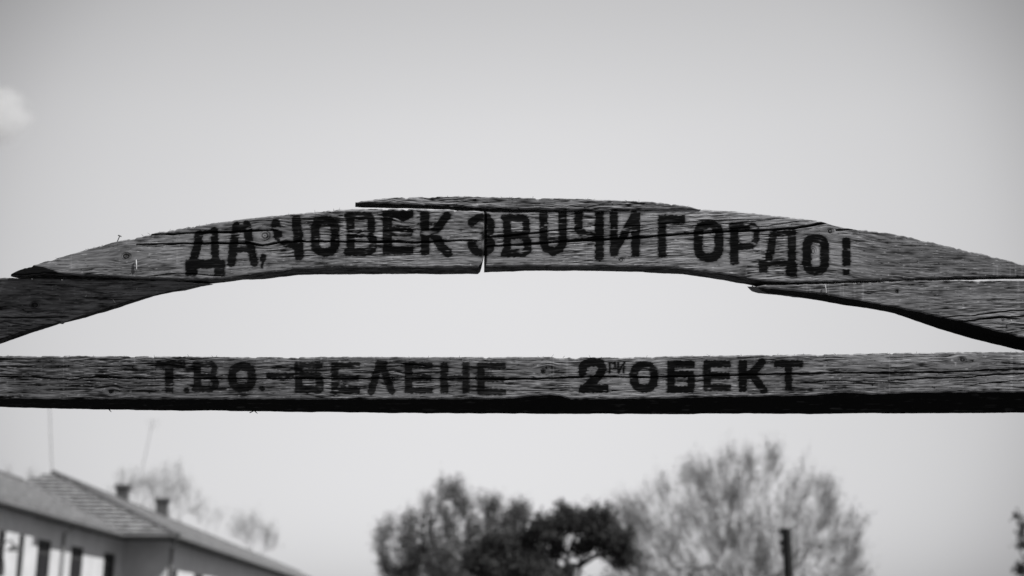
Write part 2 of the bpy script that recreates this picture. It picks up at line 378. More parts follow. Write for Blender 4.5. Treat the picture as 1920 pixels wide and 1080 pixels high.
def board(name, top, bot, sil, y0, depth, mat=M_WOOD, seed=1, strokes=None, fade=0.0, twist=None, tone_add=0.0, slope=None,
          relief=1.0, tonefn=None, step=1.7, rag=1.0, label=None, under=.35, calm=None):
    """A hewn board. top / bot: upper and lower edge of its front; sil: lower edge of its back (twisted, waney timber)."""
    x0 = max(top[0][0], bot[0][0]); x1 = min(top[-1][0], bot[-1][0])
    nx = int((x1 - x0) / 2.0) + 1
    xs = np.linspace(x0, x1, nx)
    yt = interp(top, xs); yb = interp(bot, xs)
    e = rag * ((noise(xs / 7, xs * 0 + seed, 3) - .5) * 1.2 + (noise(xs / 2.5, xs * 0 + seed, 4) - .5) * .5 + 2.6 * sstep(.78, .86, noise(xs / 19, xs * 0 + seed, 5)) * noise(xs / 6, xs * 0, 6))
    yt = yt + e
    yb = yb + rag * (noise(xs / 9, xs * 0 + seed, 8) - .5) * 1.6
    yt = np.minimum(yt, yb - .6)
    ys_ = interp(sil, xs) + rag * ((noise(xs / 20, xs * 0 + seed, 9) - .5) * 1.1 + (noise(xs / 5, xs * 0 + seed, 10) - .5) * .35)
    nz = int((yb - yt).max() / 0.72) + 2
    t = np.linspace(0, 1, nz)[None, :]
    X = np.repeat(xs[:, None], nz, 1); Y = yt[:, None] * (1 - t) + yb[:, None] * t      # 0 = top
    # grain coordinate: flows along the board, bends around knots
    sl_ = slope(xs)[:, None] if slope else 0.0
    G = Y - sl_ + 5 * (noise(X / 170, Y / 60, seed) - .5) + 3.0 * (noise(X / 60, Y / 25, seed + 1) - .5)
    kn = np.zeros(X.shape); kr = np.zeros(X.shape)
    for kx, ky, ra, rb in KNOTS:
        if ra == 0: continue
        dx = (X - kx); dy = (Y - ky)
        g = np.exp(-(dx / (ra * 3.4)) ** 2 - (dy / (rb * 2.6)) ** 2)
        G = G - dy * g * .85
        q = np.hypot(dx / ra, dy / rb)
        kn = np.maximum(kn, 1 - sstep(.75, 1.2, q)); kr = np.where(q < 1.5, q, kr)
    wob = 1.5 * (noise(X / 15, G / 4, seed + 2) - .5) * sstep(.35, .7, noise(X / 70, Y / 35, seed + 13))
    rip = noise(X / 24, (G + wob) / 1.95, seed + 5) * .62 + noise(X / 9, (G + wob) / 1.35, seed + 6) * .38   # raised late wood, broken ripples
    lines = noise(X / 150, (G + wob * .5) / 3.4, seed + 7)
    big = noise(X / 120, G / 14, seed + 8)
    patch = noise(X / 45, Y / 22, seed + 9)
    rough = .45 + .75 * sstep(.3, .7, noise(X / 90, Y / 30, seed + 12))
    hgt = (rip - .5) * 3.4 * rough + (lines - .5) * .9
    tone = .36 + (rip - .5) * (.6 + .7 * rough) + (lines - .5) * .26 + (big - .5) * .34 + (patch - .5) * .22 + tone_add
    if calm is not None:
        c_ = calm(X, Y); hgt = hgt * (1 - .62 * c_); tone = tone * (1 - c_ * .6) + c_ * .6 * (.36 + tone_add + (rip - .5) * .3)
    # saw marks across, and dirt pits
    saw = sstep(.72, .95, noise(X / 2.2, Y / 300, seed + 20)) * sstep(.45, .7, noise(X / 80, Y / 40, seed + 21))
    tone = tone + saw * (.13 + (.07 * calm(X, Y) if calm is not None else 0))
    pit = sstep(.88, .97, noise(X / 4, G / 1.6, seed + 30)); tone -= pit * .25; hgt -= pit * .6
    lite = sstep(.84, .95, noise(X / 7, G / 1.6, seed + 31)); tone += lite * .45
    tone = tone - kn * (.30 + .25 * np.cos(kr * 12)); hgt += kn * np.cos(kr * 12) * .6 - kn * .9
    if tonefn is not None: tone = tone + tonefn(X, Y)
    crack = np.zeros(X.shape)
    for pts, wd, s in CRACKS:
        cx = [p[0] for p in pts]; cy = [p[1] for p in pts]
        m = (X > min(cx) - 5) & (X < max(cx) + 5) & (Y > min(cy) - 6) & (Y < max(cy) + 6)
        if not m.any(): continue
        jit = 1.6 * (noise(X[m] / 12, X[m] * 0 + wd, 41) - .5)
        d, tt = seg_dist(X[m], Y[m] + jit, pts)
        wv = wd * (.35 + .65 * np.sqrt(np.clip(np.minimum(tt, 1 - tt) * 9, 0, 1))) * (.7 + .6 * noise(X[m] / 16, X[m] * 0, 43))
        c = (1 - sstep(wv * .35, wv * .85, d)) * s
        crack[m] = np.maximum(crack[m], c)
        # lifted lower lip of the split catches light
    paint = np.zeros(X.shape)
    if strokes:
        for stset, fd in strokes:
            d = paint_field(X, Y, stset)
            d = d + 2.6 * (noise(X / 4, Y / 3.2, seed + 50) - .5) + 1.4 * (noise(X / 1.5, Y / 1.3, seed + 51) - .5)
            d = d - .9
            ink = 1 - sstep(-1.1, 1.0, d)
            worn = noise(X / 14, Y / 7, seed + 52) * .34 + noise(X / 8, G / 1.5, seed + 53) * .38 + (rip) * .40
            fdv = fd(X, Y) if callable(fd) else fd
            keep = 1 - sstep(1.02 - fdv, 1.22 - fdv, worn + .12 + .2 * fdv)
            halo = (1 - sstep(0, 5, d)) * .22
            thin = .995 - .03 * noise(X / 30, Y / 16, seed + 55) - (.05 * (1 - sstep(940, 1000, X)) if stset is TXT_LOW else 0) - .04 * sstep(.55, .85, rip)   # brushed thin, bare on the ridges
            paint = np.maximum(paint, thin * np.maximum(ink * (keep + .12 * (1 - keep)), halo * keep))
    hgt = hgt * (1 - .45 * paint)
    amp = .00050 * relief
    disp = hgt * amp - crack * .0045
    # ease the relief out at the edges so that the arrises look worn, not sawn
    edge = np.minimum(t * (yb - yt)[:, None], (1 - t) * (yb - yt)[:, None])
    disp = disp - .0022 * (1 - sstep(0, 2.6, edge)) * (.4 + 1.2 * noise(X / 13, t * 3, seed + 60))
    tw = 0
    if twist is not None: tw = twist(xs)[:, None] * (t - .5)          # lower edge set back where positive
    yy = y0 + tw + 0 * X
    P = at_plane(X, Y, yy); P[..., 1] -= disp
    P = P.reshape(-1, 3); at_t = [tone.ravel()]; at_p = [paint.ravel()]; at_c = [crack.ravel()]
    V = [P]; idx = np.arange(nx * nz).reshape(nx, nz)
    quads = []
    def grid_q(I, flip=False):
        q = np.stack([I[:-1, :-1], I[1:, :-1], I[1:, 1:], I[:-1, 1:]], -1).reshape(-1, 4)
        return q[:, ::-1] if flip else q
    quads.append(grid_q(idx, True))
    n = nx * nz
    # back edges
    yB = y0 + depth
    front_b = P.reshape(nx, nz, 3)[:, -1]; front_t = P.reshape(nx, nz, 3)[:, 0]
    back_b = at_plane(xs, ys_, yB + 0 * xs); back_t = front_t.copy(); back_t[:, 1] = yB
    back_t[:, 2] = np.maximum(back_t[:, 2] - .002, back_b[:, 2] + .002)
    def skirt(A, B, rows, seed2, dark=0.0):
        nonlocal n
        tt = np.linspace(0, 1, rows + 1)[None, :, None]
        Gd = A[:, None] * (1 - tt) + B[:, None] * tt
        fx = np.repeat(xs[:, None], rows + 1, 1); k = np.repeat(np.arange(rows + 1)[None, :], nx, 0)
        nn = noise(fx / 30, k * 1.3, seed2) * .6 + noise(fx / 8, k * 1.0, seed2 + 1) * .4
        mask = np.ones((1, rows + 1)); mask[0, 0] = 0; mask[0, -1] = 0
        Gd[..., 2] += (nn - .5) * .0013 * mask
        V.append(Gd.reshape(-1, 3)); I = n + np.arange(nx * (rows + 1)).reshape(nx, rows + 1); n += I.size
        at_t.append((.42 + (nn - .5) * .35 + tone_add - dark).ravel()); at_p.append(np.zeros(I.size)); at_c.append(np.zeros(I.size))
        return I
    I = skirt(front_b, back_b, 8, seed + 70, dark=under); quads.append(grid_q(I, True))  # underside painted darker, to deepen its shade
    I = skirt(front_t, back_t, 6, seed + 80); quads.append(grid_q(I, False))
    I = skirt(back_b, back_t, 2, seed + 90); quads.append(grid_q(I, True))
    # end caps
    for c, fl in ((0, False), (-1, True)):
        rows = 8; A = P.reshape(nx, nz, 3)[c]; B = back_t[c][None] * (1 - t.T) + back_b[c][None] * t.T
        tt = np.linspace(0, 1, rows + 1)[None, :, None]
        Gd = A[:, None] * (1 - tt) + B[:, None] * tt
        V.append(Gd.reshape(-1, 3)); I = n + np.arange(Gd.shape[0] * (rows + 1)).reshape(-1, rows + 1); n += I.size
        at_t.append(np.full(I.size, .25)); at_p.append(np.zeros(I.size)); at_c.append(np.zeros(I.size))
        quads.append(grid_q(I, fl))
    Vv = np.concatenate(V); Vv[:, 1] -= GY
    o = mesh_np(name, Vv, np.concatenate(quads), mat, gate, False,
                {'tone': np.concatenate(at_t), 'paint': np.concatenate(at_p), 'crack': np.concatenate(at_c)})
    if label: o['label'] = label
    return o

WORN = [(530, 432, 16, 12, .30), (532, 455, 16, 8, .25), (672, 437, 34, 5, .30), (690, 461, 26, 7, .22), (745, 437, 34, 5, .30), (748, 463, 30, 6, .2), (812, 437, 26, 4, .45), (608, 446, 30, 8, .25),
        (1400, 428, 34, 8, .25), (1465, 436, 28, 7, .25), (1320, 440, 20, 8, .15), (1040, 425, 30, 6, .18), (1100, 440, 34, 8, .2), (385, 440, 26, 7, .3), (450, 450, 20, 16, .12), (893, 445, 14, 10, .4),
        (1450, 480, 26, 8, .15), (1170, 430, 30, 8, .15), (970, 470, 18, 6, .18), (1410, 455, 14, 8, .15)]
def top_fade(X, Y):
    f = np.full(X.shape, .07)
    for x, y, a, b, v in WORN: f += v * np.exp(-((X - x) / a) ** 2 - ((Y - y) / b) ** 2)
    return f
def tone_p1(X, Y):     # weather-blackened tip, dark upper sliver
    return -1.2 * (1 - sstep(0, 16, (X - 24) * .55 - (Y - 498) * 2.0 - 14)) * (1 - sstep(80, 130, X)) - .12 * sstep(6, 0, Y - (439 - (X - 283) * .03)) * (X > 283) * (X < 640)

board('arch_plank', [(20, 514), (34, 506), (60, 498), (100, 486), (140, 474), (200, 457), (240, 448), (282, 441), (283, 438), (300, 435), (400, 418), (480, 408), (560, 400), (640, 393), (720, 391), (820, 393), (908.2, 396)],
      [(20, 516), (50, 515), (83, 512), (130, 514), (172, 516), (230, 519), (287, 522), (330, 523.5), (373, 524), (425, 522), (460, 518), (500, 511), (560, 503), (640, 501), (720, 501), (820, 501), (896, 500.5), (902, 494), (905.5, 484), (908.2, 468)],
      [(20, 518), (40, 523), (57, 523), (138, 526), (230, 529), (316, 535), (360, 535), (382, 533), (420, 530), (455, 525), (500, 523), (560, 515.5), (640, 514.5), (720, 514), (820, 514), (896, 514), (901, 509), (905, 492), (908.2, 476)],
      GY, .125, seed=11, calm=lambda X, Y: .75 * (1 - sstep(260, 340, X)) + .35 * sstep(472, 484, Y) * (X > 340), strokes=[(TXT_TOP, top_fade)], tonefn=tone_p1, slope=lambda x: np.interp(x, [20, 283, 600, 907], [505, 452, 418, 415]) * .25,
      label='tapering left plank of the arch with a split along its upper edge')

def tone_p2(X, Y):
    crack_y = np.interp(X, [908, 1287, 1480, 1553], [462, 438, 429, 416])
    return .10 * sstep(8, 0, Y - crack_y) * (X > 1150) * (X < 1553) - .16 * sstep(1570, 1700, X) + .04

def slope_p2(x): return np.interp(x, [908, 1100, 1287, 1400, 1480, 1553, 1640, 1990], [462, 452, 438, 431, 424, 418, 440, 470]) * .55
board('arch_plank', [(907.6, 397), (1000, 398), (1100, 397), (1200, 395), (1300, 392), (1380, 396), (1460, 405), (1520, 412), (1552, 417), (1570, 423), (1582, 427), (1611, 431), (1640, 432), (1700, 443), (1780, 462), (1830, 473), (1920, 496), (1990, 514)],
      [(907.6, 499), (1000, 499), (1160, 499), (1220, 500), (1280, 504), (1340, 511), (1400, 520), (1430, 527.5), (1480, 529), (1547, 528), (1618, 526), (1683, 525), (1766, 521.5), (1840, 519), (1920, 518), (1990, 517)],
      [(907.6, 511), (950, 509), (1000, 508), (1100, 508), (1200, 510), (1280, 514.5), (1340, 523), (1400, 533.5), (1425, 539), (1480, 536), (1547, 533), (1618, 530), (1766, 526), (1920, 523), (1990, 521)],
      GY + .002, .125, seed=37, calm=lambda X, Y: sstep(1585, 1640, X) * (.45 + .55 * sstep(450, 475, Y)) + .35 * sstep(468, 480, Y) * (X < 1400), strokes=[(TXT_TOP, top_fade)], tonefn=tone_p2, slope=slope_p2,
      label='tapering right plank of the arch, split from the middle joint to its top edge')
def twist4(x): return 0 * x
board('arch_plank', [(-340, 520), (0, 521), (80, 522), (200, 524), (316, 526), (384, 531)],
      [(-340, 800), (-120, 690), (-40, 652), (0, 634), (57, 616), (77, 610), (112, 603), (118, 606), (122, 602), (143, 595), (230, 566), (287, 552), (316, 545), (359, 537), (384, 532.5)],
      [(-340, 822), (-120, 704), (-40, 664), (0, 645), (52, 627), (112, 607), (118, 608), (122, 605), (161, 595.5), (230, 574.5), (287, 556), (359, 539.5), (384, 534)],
      GY + .05, .075, mat=M_SHADEW, seed=61, tone_add=-.02, relief=.8, calm=lambda X, Y: 0 * X + .45, twist=lambda x: 0 * x + .046, slope=lambda x: 0 * x + .0,  # face tilted down to keep the plank out of the sun
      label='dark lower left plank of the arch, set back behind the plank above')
board('arch_plank', [(1419, 537), (1430, 534.5), (1547, 532), (1653, 529), (1700, 525.5), (1760, 525), (1840, 526), (1920, 526), (2260, 528)],
      [(1419, 538.5), (1440, 541), (1490, 545), (1547, 552), (1600, 561), (1653, 571), (1724, 585), (1801, 602), (1855, 617), (1920, 633), (2050, 672), (2260, 760)],
      [(1419, 539), (1428, 548), (1440, 551), (1480, 555), (1529, 562), (1588, 573), (1640, 580), (1677, 588), (1718, 602), (1760, 616), (1825, 636), (1914, 657), (2050, 700), (2260, 795)],
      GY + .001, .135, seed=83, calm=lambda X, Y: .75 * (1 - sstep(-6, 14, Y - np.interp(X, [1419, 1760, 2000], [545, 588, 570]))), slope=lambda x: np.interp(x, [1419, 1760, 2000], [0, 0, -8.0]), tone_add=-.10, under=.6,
      label='pale lower right plank of the arch')
board('cap_plank', [(666, 379.5), (676, 377), (690, 375), (720, 371.5), (760, 369.5), (860, 368), (1000, 371), (1100, 373), (1200, 377), (1250, 381), (1280, 385), (1300, 389), (1314, 392)],
      [(666, 380.5), (690, 380), (760, 382.5), (840, 386), (905, 390), (1000, 393), (1060, 394), (1120, 394), (1200, 393.5), (1280, 393), (1314, 393.5)],
      [(666, 388), (690, 389), (760, 391), (840, 393.5), (905, 399), (1000, 400), (1100, 400), (1200, 398), (1314, 395.5)],
      GY - .002, .095, seed=97, tone_add=-.08, relief=1.4,
      label='thin curved plank capping the crown of the arch')

def tone_beam(X, Y): return -.12 + .10 * sstep(500, 1100, X) - .05 * (1 - sstep(150, 420, X)) - .05 * sstep(1500, 1900, X) + .1 * (1 - sstep(0, 10, np.abs(Y - 741)))  # left end toned down: shade of its tilt put into the colour
def beam_fade(X, Y): return .12 + .03 * sstep(480, 560, X) * (1 - sstep(660, 700, X))
board('cross_beam', [(-340, 665), (0, 667), (200, 667.5), (480, 669.5), (700, 669), (830, 669.5), (960, 669), (1150, 670), (1240, 668), (1440, 665.5), (1560, 664), (1700, 661.5), (1800, 660), (1920, 660), (2260, 656)],
      [(-340, 744), (0, 746.5), (130, 748), (480, 748.5), (700, 748.5), (900, 748), (960, 747), (985, 744), (1010, 741.5), (1030, 740), (1050, 742), (1072, 748), (1100, 748), (1240, 747), (1330, 744), (1440, 743), (1530, 741), (1560, 737), (1600, 736), (1635, 739), (1700, 736.5), (1800, 735.5), (1920, 735), (2260, 731)],
      [(-340, 762), (0, 763.5), (100, 766), (300, 769.5), (340, 770.5), (380, 769.5), (480, 771.5), (700, 774), (740, 774.5), (960, 775.5), (1290, 776.5), (1340, 775), (1440, 776), (1510, 776.5), (1600, 775), (1720, 775.5), (1920, 774), (2260, 771)],
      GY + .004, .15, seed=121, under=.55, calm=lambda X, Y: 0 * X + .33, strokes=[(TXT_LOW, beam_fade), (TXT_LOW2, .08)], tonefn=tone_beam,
      twist=lambda x: np.interp(x, [-340, 300, 900, 2260], [.020, .017, .005, .0]), relief=.9,
      label='straight lower beam of the gateway with faded painted words')

# posts outside the picture, that carry the arch and the beam
for X in (-300, 2215):
    p = at_plane(X, 700, GY + .1)
    m = MB(); hz = 2.45 + .0
    m.box((p[0], .105, hz / 2), (.15, .13, hz)); m.box((p[0], .105, hz + .02), (.13, .11, .04))
    m.build('post', M_POST, gate)

# nails, staples and splinters
def gpt(X, Y, y): q = at_plane(X, Y, y); return np.array([q[0], q[1] - GY, q[2]])
m = MB(); b0 = gpt(219.5, 454, GY + .012); b1 = gpt(224.5, 442.5, GY + .008)
m.tube([b0, b1], [.0013, .0012], 6)
d = (b1 - b0) / np.linalg.norm(b1 - b0)
m.tube([b1 - d * .001, b1 + d * .0016], [.0052, .0046], 10)
nl = m.build('nail', M_METAL, gate); nl['label'] = 'bent nail standing up from the top edge of the left plank'
for (xa, ya, xb, yb, r) in ((255, 487, 256, 505, .0016), (1547, 534.5, 1549, 549, .0014), (257, 537, 256, 543, .0007), (1895, 599, 1897, 605, .001), (160, 556, 163, 553, .0007), (212, 562, 216, 568, .0006)):
    off = -.0035 if ya < 530 or xa > 1000 else .0465
    m = MB(); m.tube([gpt(xa, ya, GY + off), gpt((xa + xb) / 2 + .4, (ya + yb) / 2, GY + off - .0012), gpt(xb, yb, GY + off)], [r, r, r * .8], 5)
    m.build('staple', M_NEWNAIL, gate)
for pts in (((204, 767), (206.5, 770), (209, 772.5)), ((468, 774), (473, 772), (477, 770)), ((477, 770), (480, 773), (483, 775.5)), ((1410, 536), (1413, 538.5), (1417, 541))):
    m = MB(); m.tube([gpt(a, b, GY + .12) for a, b in pts], [.0014, .0012, .0005], 5)
    m.build('splinter', M_DARKW, gate)
# ragged wood fibres that stand off the sawn edges
def fibres(name, poly, y, n, x0, x1, seed, up=1):
    r = np.random.default_rng(seed); m = MB()
    for _ in range(n):
        X = r.uniform(x0, x1); Y = float(interp(poly, X)); dx = r.normal(0, 3); ln = abs(r.normal(0, 1.6)) + .8
        m.tube([gpt(X, Y + up, y), gpt(X + dx, Y - up * ln, y)], [.0007, .0002], 3, cap=False)
    o = m.build(name, M_WOOD, gate); o['kind'] = 'stuff'
fibres('wood_fibres', [(40, 504), (200, 457), (300, 435), (480, 408), (640, 393), (720, 391)], GY + .01, 22, 60, 660, 4)
fibres('wood_fibres', [(700, 373), (860, 368), (1000, 371), (1200, 377), (1300, 389)], GY + .01, 16, 700, 1290, 5)
fibres('wood_fibres', [(0, 667), (480, 669.5), (960, 669), (1150, 670), (1440, 665.5), (1920, 660)], GY + .02, 40, 0, 1920, 6)

# ------------------------------------------------------------------ ground
m = MB(); m.poly([(-3000, -500, 0), (3000, -500, 0), (3000, 4000, 0), (-3000, 4000, 0)])
tag(m.build('ground', M_GROUND), kind='structure')
m = MB(); m.poly([(-1.3, -6, .004), (1.3, -6, .004), (1.6, 60, .004), (-1.1, 60, .004)])
tag(m.build('path', M_PATH), kind='structure')

# ------------------------------------------------------------------ the long house
HT = math.radians(-4.7); U = np.array([math.sin(HT), math.cos(HT), 0]); RV = np.array([U[1], -U[0], 0])
house = empty('long_house'); tag(house, 'long two-storey house with pale walls and hipped tiled roofs at lower left', 'house')
def hp(a, b, z): return U * a + RV * b + np.array([0, 0, z])
AX = (tuple(RV), tuple(U), (0, 0, 1))
ZE, TP = 5.8, .46
bA, bB = -15.65, -12.85
aC, aE, aA0 = 73.6, 290.0, 30.0
wA, wB = 7.4, 9.25
OV = .75
def wall_with_holes(name, b, a0, a1, z0, z1, holes, thick=.35):
    """wall along the house; holes = [(a0,a1,z0,z1)] cut right through"""
    m = MB(); hs = sorted(holes); cur = a0
    def seg(p, q, zz0, zz1):
        if q - p > 1e-3 and zz1 - zz0 > 1e-3: m.box(hp((p + q) / 2, b - thick / 2, (zz0 + zz1) / 2), (thick, q - p, zz1 - zz0), AX)
    cols = {}
    for h in hs: cols.setdefault((h[0], h[1]), []).append(h)
    for (p, q) in sorted(cols):
        seg(cur, p, z0, z1); z = z0
        for h in sorted(cols[(p, q)], key=lambda t: t[2]): seg(p, q, z, h[2]); z = h[3]
        seg(p, q, z, z1); cur = q
    seg(cur, a1, z0, z1)
    return m.build(name, M_WALL, house)
def window(a, b, z0, z1, wd):
    fr = MB(); y = b - .05; t = .09
    for s in (-1, 1): fr.box(hp(a + s * (wd / 2 - t / 2), y, (z0 + z1) / 2), (.04, t, z1 - z0), AX)
    for z in (z0 + t / 2, z1 - t / 2, z0 + (z1 - z0) * .68): fr.box(hp(a, y, z), (.04, wd - 2 * t, t), AX)
    fr.box(hp(a, y, (z0 + z1) / 2), (.045, t, z1 - z0 - 2 * t), AX)
    f = fr.build('window', M_FRAME, house)
    pn = MB(); pn.box(hp(a, y - .01, (z0 + z1) / 2), (.012, wd - t, z1 - z0 - t), AX); pn.build('pane', M_GLASS, f)
    si = MB(); si.box(hp(a, b + .03, z0 - .04), (.16, wd + .16, .07), AX); si.build('sill', M_WALL, f)
WA, WB_ = bA - OV, bB - 1.0
EW = aC + 4.4                                # end wall of the far wing, well back under its deep eave
def along(X, b):                             # where column X of the photograph meets the wall plane b
    lo, hi = 20.0, 400.0
    for _ in range(50):
        mid = (lo + hi) / 2; p = hp(mid, b, 3.5); fw = p[1] * CT + (p[2] - EYE) * ST
        if 960 + F * p[0] / fw < X: lo = mid
        else: hi = mid
    return lo
def span(x0, x1, b): p, q = along(x0, b), along(x1, b); return ((p + q) / 2, q - p)
winA = [(a, 2.3) for a in (35.2, 41.3, 47.0)] + [span(x0, x1, WA) for x0, x1 in ((67, 92), (130, 153), (192, 213))]
winB = [span(x0, x1, WB_) for x0, x1 in ((313, 332), (363, 381), (408, 423), (447, 459))] + [(a, 4) for a in range(135, 280, 11)]
BAY = bA - .5; bay0, bay1 = along(-60, BAY), along(57, BAY)
ztA, zsA, ztB, zsB = 4.85, 3.0, 4.15, 2.6
holes = lambda ws, zt, zs: [(a - w / 2, a + w / 2, zs, zt) for a, w in ws] + [(a - w / 2, a + w / 2, .6, 2.2) for a, w in ws]
wall_with_holes('wall', WA, aA0 + OV, EW, 0, ZE + .02, holes(winA, ztA, zsA))
for a, w_ in winA: window(a, WA, zsA, ztA, w_); window(a, WA, .6, 2.2, w_)
bayw = [span(-9, 5, BAY), span(31, 41, BAY)]
wall_with_holes('bay_wall', BAY, bay0, bay1, 0, ZE - .09, holes(bayw, 4.85, 3.0), BAY - WA - .004)
for a, w_ in bayw: window(a, BAY + .04, 3.0, 4.85, w_); window(a, BAY + .04, .6, 2.2, w_)
wall_with_holes('wall', WB_, EW, aE, 0, ZE + .02, holes(winB, ztB, zsB))
for a, w_ in winB: window(a, WB_, zsB, ztB, w_); window(a, WB_, .6, 2.2, w_)
m = MB()
m.box(hp(EW + .175, (WB_ - .355 + (bB - 2 * wB + OV)) / 2, ZE / 2), (WB_ - .355 - (bB - 2 * wB + OV), .35, ZE), AX)       # end wall of the far wing
m.build('wall', M_WALL, house)
m = MB(); m.box(hp(aA0 + OV + .175, (WA - .355 + bA - 2 * wA + OV) / 2, ZE / 2), (WA - .355 - (bA - 2 * wA + OV), .35, ZE), AX)
m.build('wall', M_WALL, house)
m = MB(); m.box(hp((aA0 + aC) / 2 + .5, bA - 2 * wA + OV, ZE / 2), (.35, aC - aA0 - 1.4, ZE), AX); m.box(hp((aE + aC) / 2, bB - 2 * wB + OV, ZE / 2), (.35, aE - aC - 2.4, ZE), AX)
m.build('wall', M_WALL, house)

roof_mb = MB()
def slope_face(p): roof_mb.poly(p)
zrA, zrB = ZE + wA * TP, ZE + wB * TP
# wing A
A1, A2 = hp(aA0, bA, ZE), hp(aC + 6, bA, ZE); A3, A4 = hp(aC + 6, bA - wA, zrA), hp(aA0 + wA, bA - wA, zrA)
A5, A6 = hp(aA0, bA - 2 * wA, ZE), hp(aC + 6, bA - 2 * wA, ZE)
roof_mb.poly([A1, A2, A3, A4]); roof_mb.poly([A6, A5, A4, A3]); roof_mb.poly([A5, A1, A4])
B1, B2 = hp(aC, bB, ZE), hp(aE, bB, ZE); B3, B4 = hp(aE - wB, bB - wB, zrB), hp(aC + wB, bB - wB, zrB)
B5, B6 = hp(aC, bB - 2 * wB, ZE), hp(aE, bB - 2 * wB, ZE)
roof_mb.poly([B1, B2, B3, B4]); roof_mb.poly([B6, B5, B4, B3]); roof_mb.poly([B5, B1, B4]); roof_mb.poly([B2, B6, B3])
roof = roof_mb.build('roof', M_TILE, house)
# tile courses: slightly tilted rows standing proud of the roof planes
def courses(P0, P1, P2, P3, name, ncol_w=.9, row=.42, lip=.14):
    """P0->P1 eave, P3->P2 ridge. rows of pantiles as overlapping wavy strips"""
    P0, P1, P2, P3 = map(np.array, (P0, P1, P2, P3)); nrm = np.cross(P1 - P0, P3 - P0); nrm /= np.linalg.norm(nrm)
    if nrm[2] < 0: nrm = -nrm
    ln = np.linalg.norm((P3 + P2) / 2 - (P0 + P1) / 2); rows = int(ln / row); V = []; Q = []
    for r in range(rows):
        t0, t1 = r / rows, (r + 1.25) / rows; t1 = min(t1, 1)
        a0, a1 = P0 + (P3 - P0) * t0, P1 + (P2 - P1) * t0; c0, c1 = P0 + (P3 - P0) * t1, P1 + (P2 - P1) * t1
        n = max(2, int(np.linalg.norm(a1 - a0) / ncol_w * 2)); base = len(V)
        for k in range(n + 1):
            u = k / n; wv = .035 if k % 2 else 0; jit = rnd.uniform(0, .012)
            V.append(a0 + (a1 - a0) * u + nrm * (lip + wv + jit)); V.append(c0 + (c1 - c0) * u + nrm * (.03 + wv)); V.append(a0 + (a1 - a0) * u + nrm * .004)
        for k in range(n):
            i = base + 3 * k; Q.append((i, i + 3, i + 4, i + 1)); Q.append((i + 2, i + 5, i + 3, i))
    o = mesh_np(name, np.array(V), Q, M_TILE, roof); o['kind'] = 'stuff'; return o
courses(A1, A2, A3, A4, 'roof_tiles', .35, .36); courses(B1, B2, B3, B4, 'roof_tiles', .8, .5); courses(B5, B1, B4, B4, 'roof_tiles', .5, .62, .2)
rt = MB()
for p, q in ((B1, B4), (B4, B3), (A4, A3)):
    rt.tube([p + np.array([0, 0, .10]), q + np.array([0, 0, .12])], [.17, .17], 8)
rt.build('ridge_tiles', M_RIDGE, roof)
# soffits, fascia and gutters
so_ = MB()
so_.box(hp((aA0 + aC) / 2, bA - OV / 2 + .0, ZE - .06), (OV, aC - aA0, .05), AX)
so_.box(hp((aC + aE) / 2, (bB + WB_) / 2, ZE - .06), (bB - WB_, aE - aC, .05), AX)
so_.box(hp((aC + EW) / 2, (WB_ + bA - 3) / 2 - .01, ZE - .065), (WB_ - bA + 3 - .02, EW - aC, .05), AX)
so_.build('soffit', M_SOFFIT, house)
g = MB()
g.tube([hp(aA0, bA + .09, ZE - .02), hp(aC, bA + .09, ZE - .02)], [.09, .09], 8)
g.tube([hp(aC, bB + .09, ZE - .02), hp(aE, bB + .09, ZE - .02)], [.09, .09], 8)
g.tube([hp(aC - .09, bA, ZE - .02), hp(aC - .09, bB + .1, ZE - .02)], [.09, .09], 8)
g.build('gutter', M_GUTTER, house)
for a, b, r in ((along(110, WA), WA, .07), (EW + .5, WB_, .1)):
    m = MB(); m.tube([hp(a, b + r + .05, 0), hp(a, b + r + .05, ZE - .5), hp(a, b + .6, ZE - .12)], [r] * 3, 8); m.build('downpipe', M_SOFFIT if r > .1 else M_GUTTER, house)
m = MB(); c_ = hp(aC + .2, bB + .18, ZE - .02); m.box(c_, (.34, .4, .36), AX); m.tube([c_ + (0, 0, -.15), c_ + (0, 0, -.6)], [.07, .07], 8)
m.build('gutter_hopper', M_SOFFIT, house)
# chimneys on the slope just behind the ridge
def find_ridge(X, b, z):      # place along the ridge line that shows at column X
    r0 = np.array([(X - 960) / F, CT, 0]); lo, hi = 75, 250
    for _ in range(40):
        mid = (lo + hi) / 2; p = hp(mid, b, z); fw = p[1] * CT + (p[2] - EYE) * ST
        if 960 + F * p[0] / fw < X: lo = mid
        else: hi = mid
    return lo
def zat(p, Y):                # height over the ground point p that shows at row Y
    b = (540 - Y) / F; return EYE + p[1] * (ST + b * CT) / (CT - b * ST)
for X, ytop in ((236, 912), (309, 937)):
    a = find_ridge(X, bB - wB, zrB); p = hp(a, bB - wB - .3, zrB); zt = zat(p, ytop); h = zt - zrB + 1.0; wd = 25 / F * p[1]
    m = MB(); n = int(h / .16)
    for i in range(n):     # brick courses, every other one a little proud
        k = 1 - .02 * (i % 2); m.box(p + (0, 0, -1.0 + (i + .5) * h / n), (wd * .82 * k, .75 * k, h / n - .004), AX)
    ch = m.build('chimney', M_BRICK, roof)
    m = MB(); m.box(p + (0, 0, zt - zrB + .0), (wd * 1.08, 1.0, .22), AX); m.box(p + (0, 0, zt - zrB - .22), (wd * .94, .88, .2), AX)
    o = m.build('chimney', M_SOFFIT, roof); bpy.data.objects.remove(o) if False else None
    o.name = 'chimney_cap'
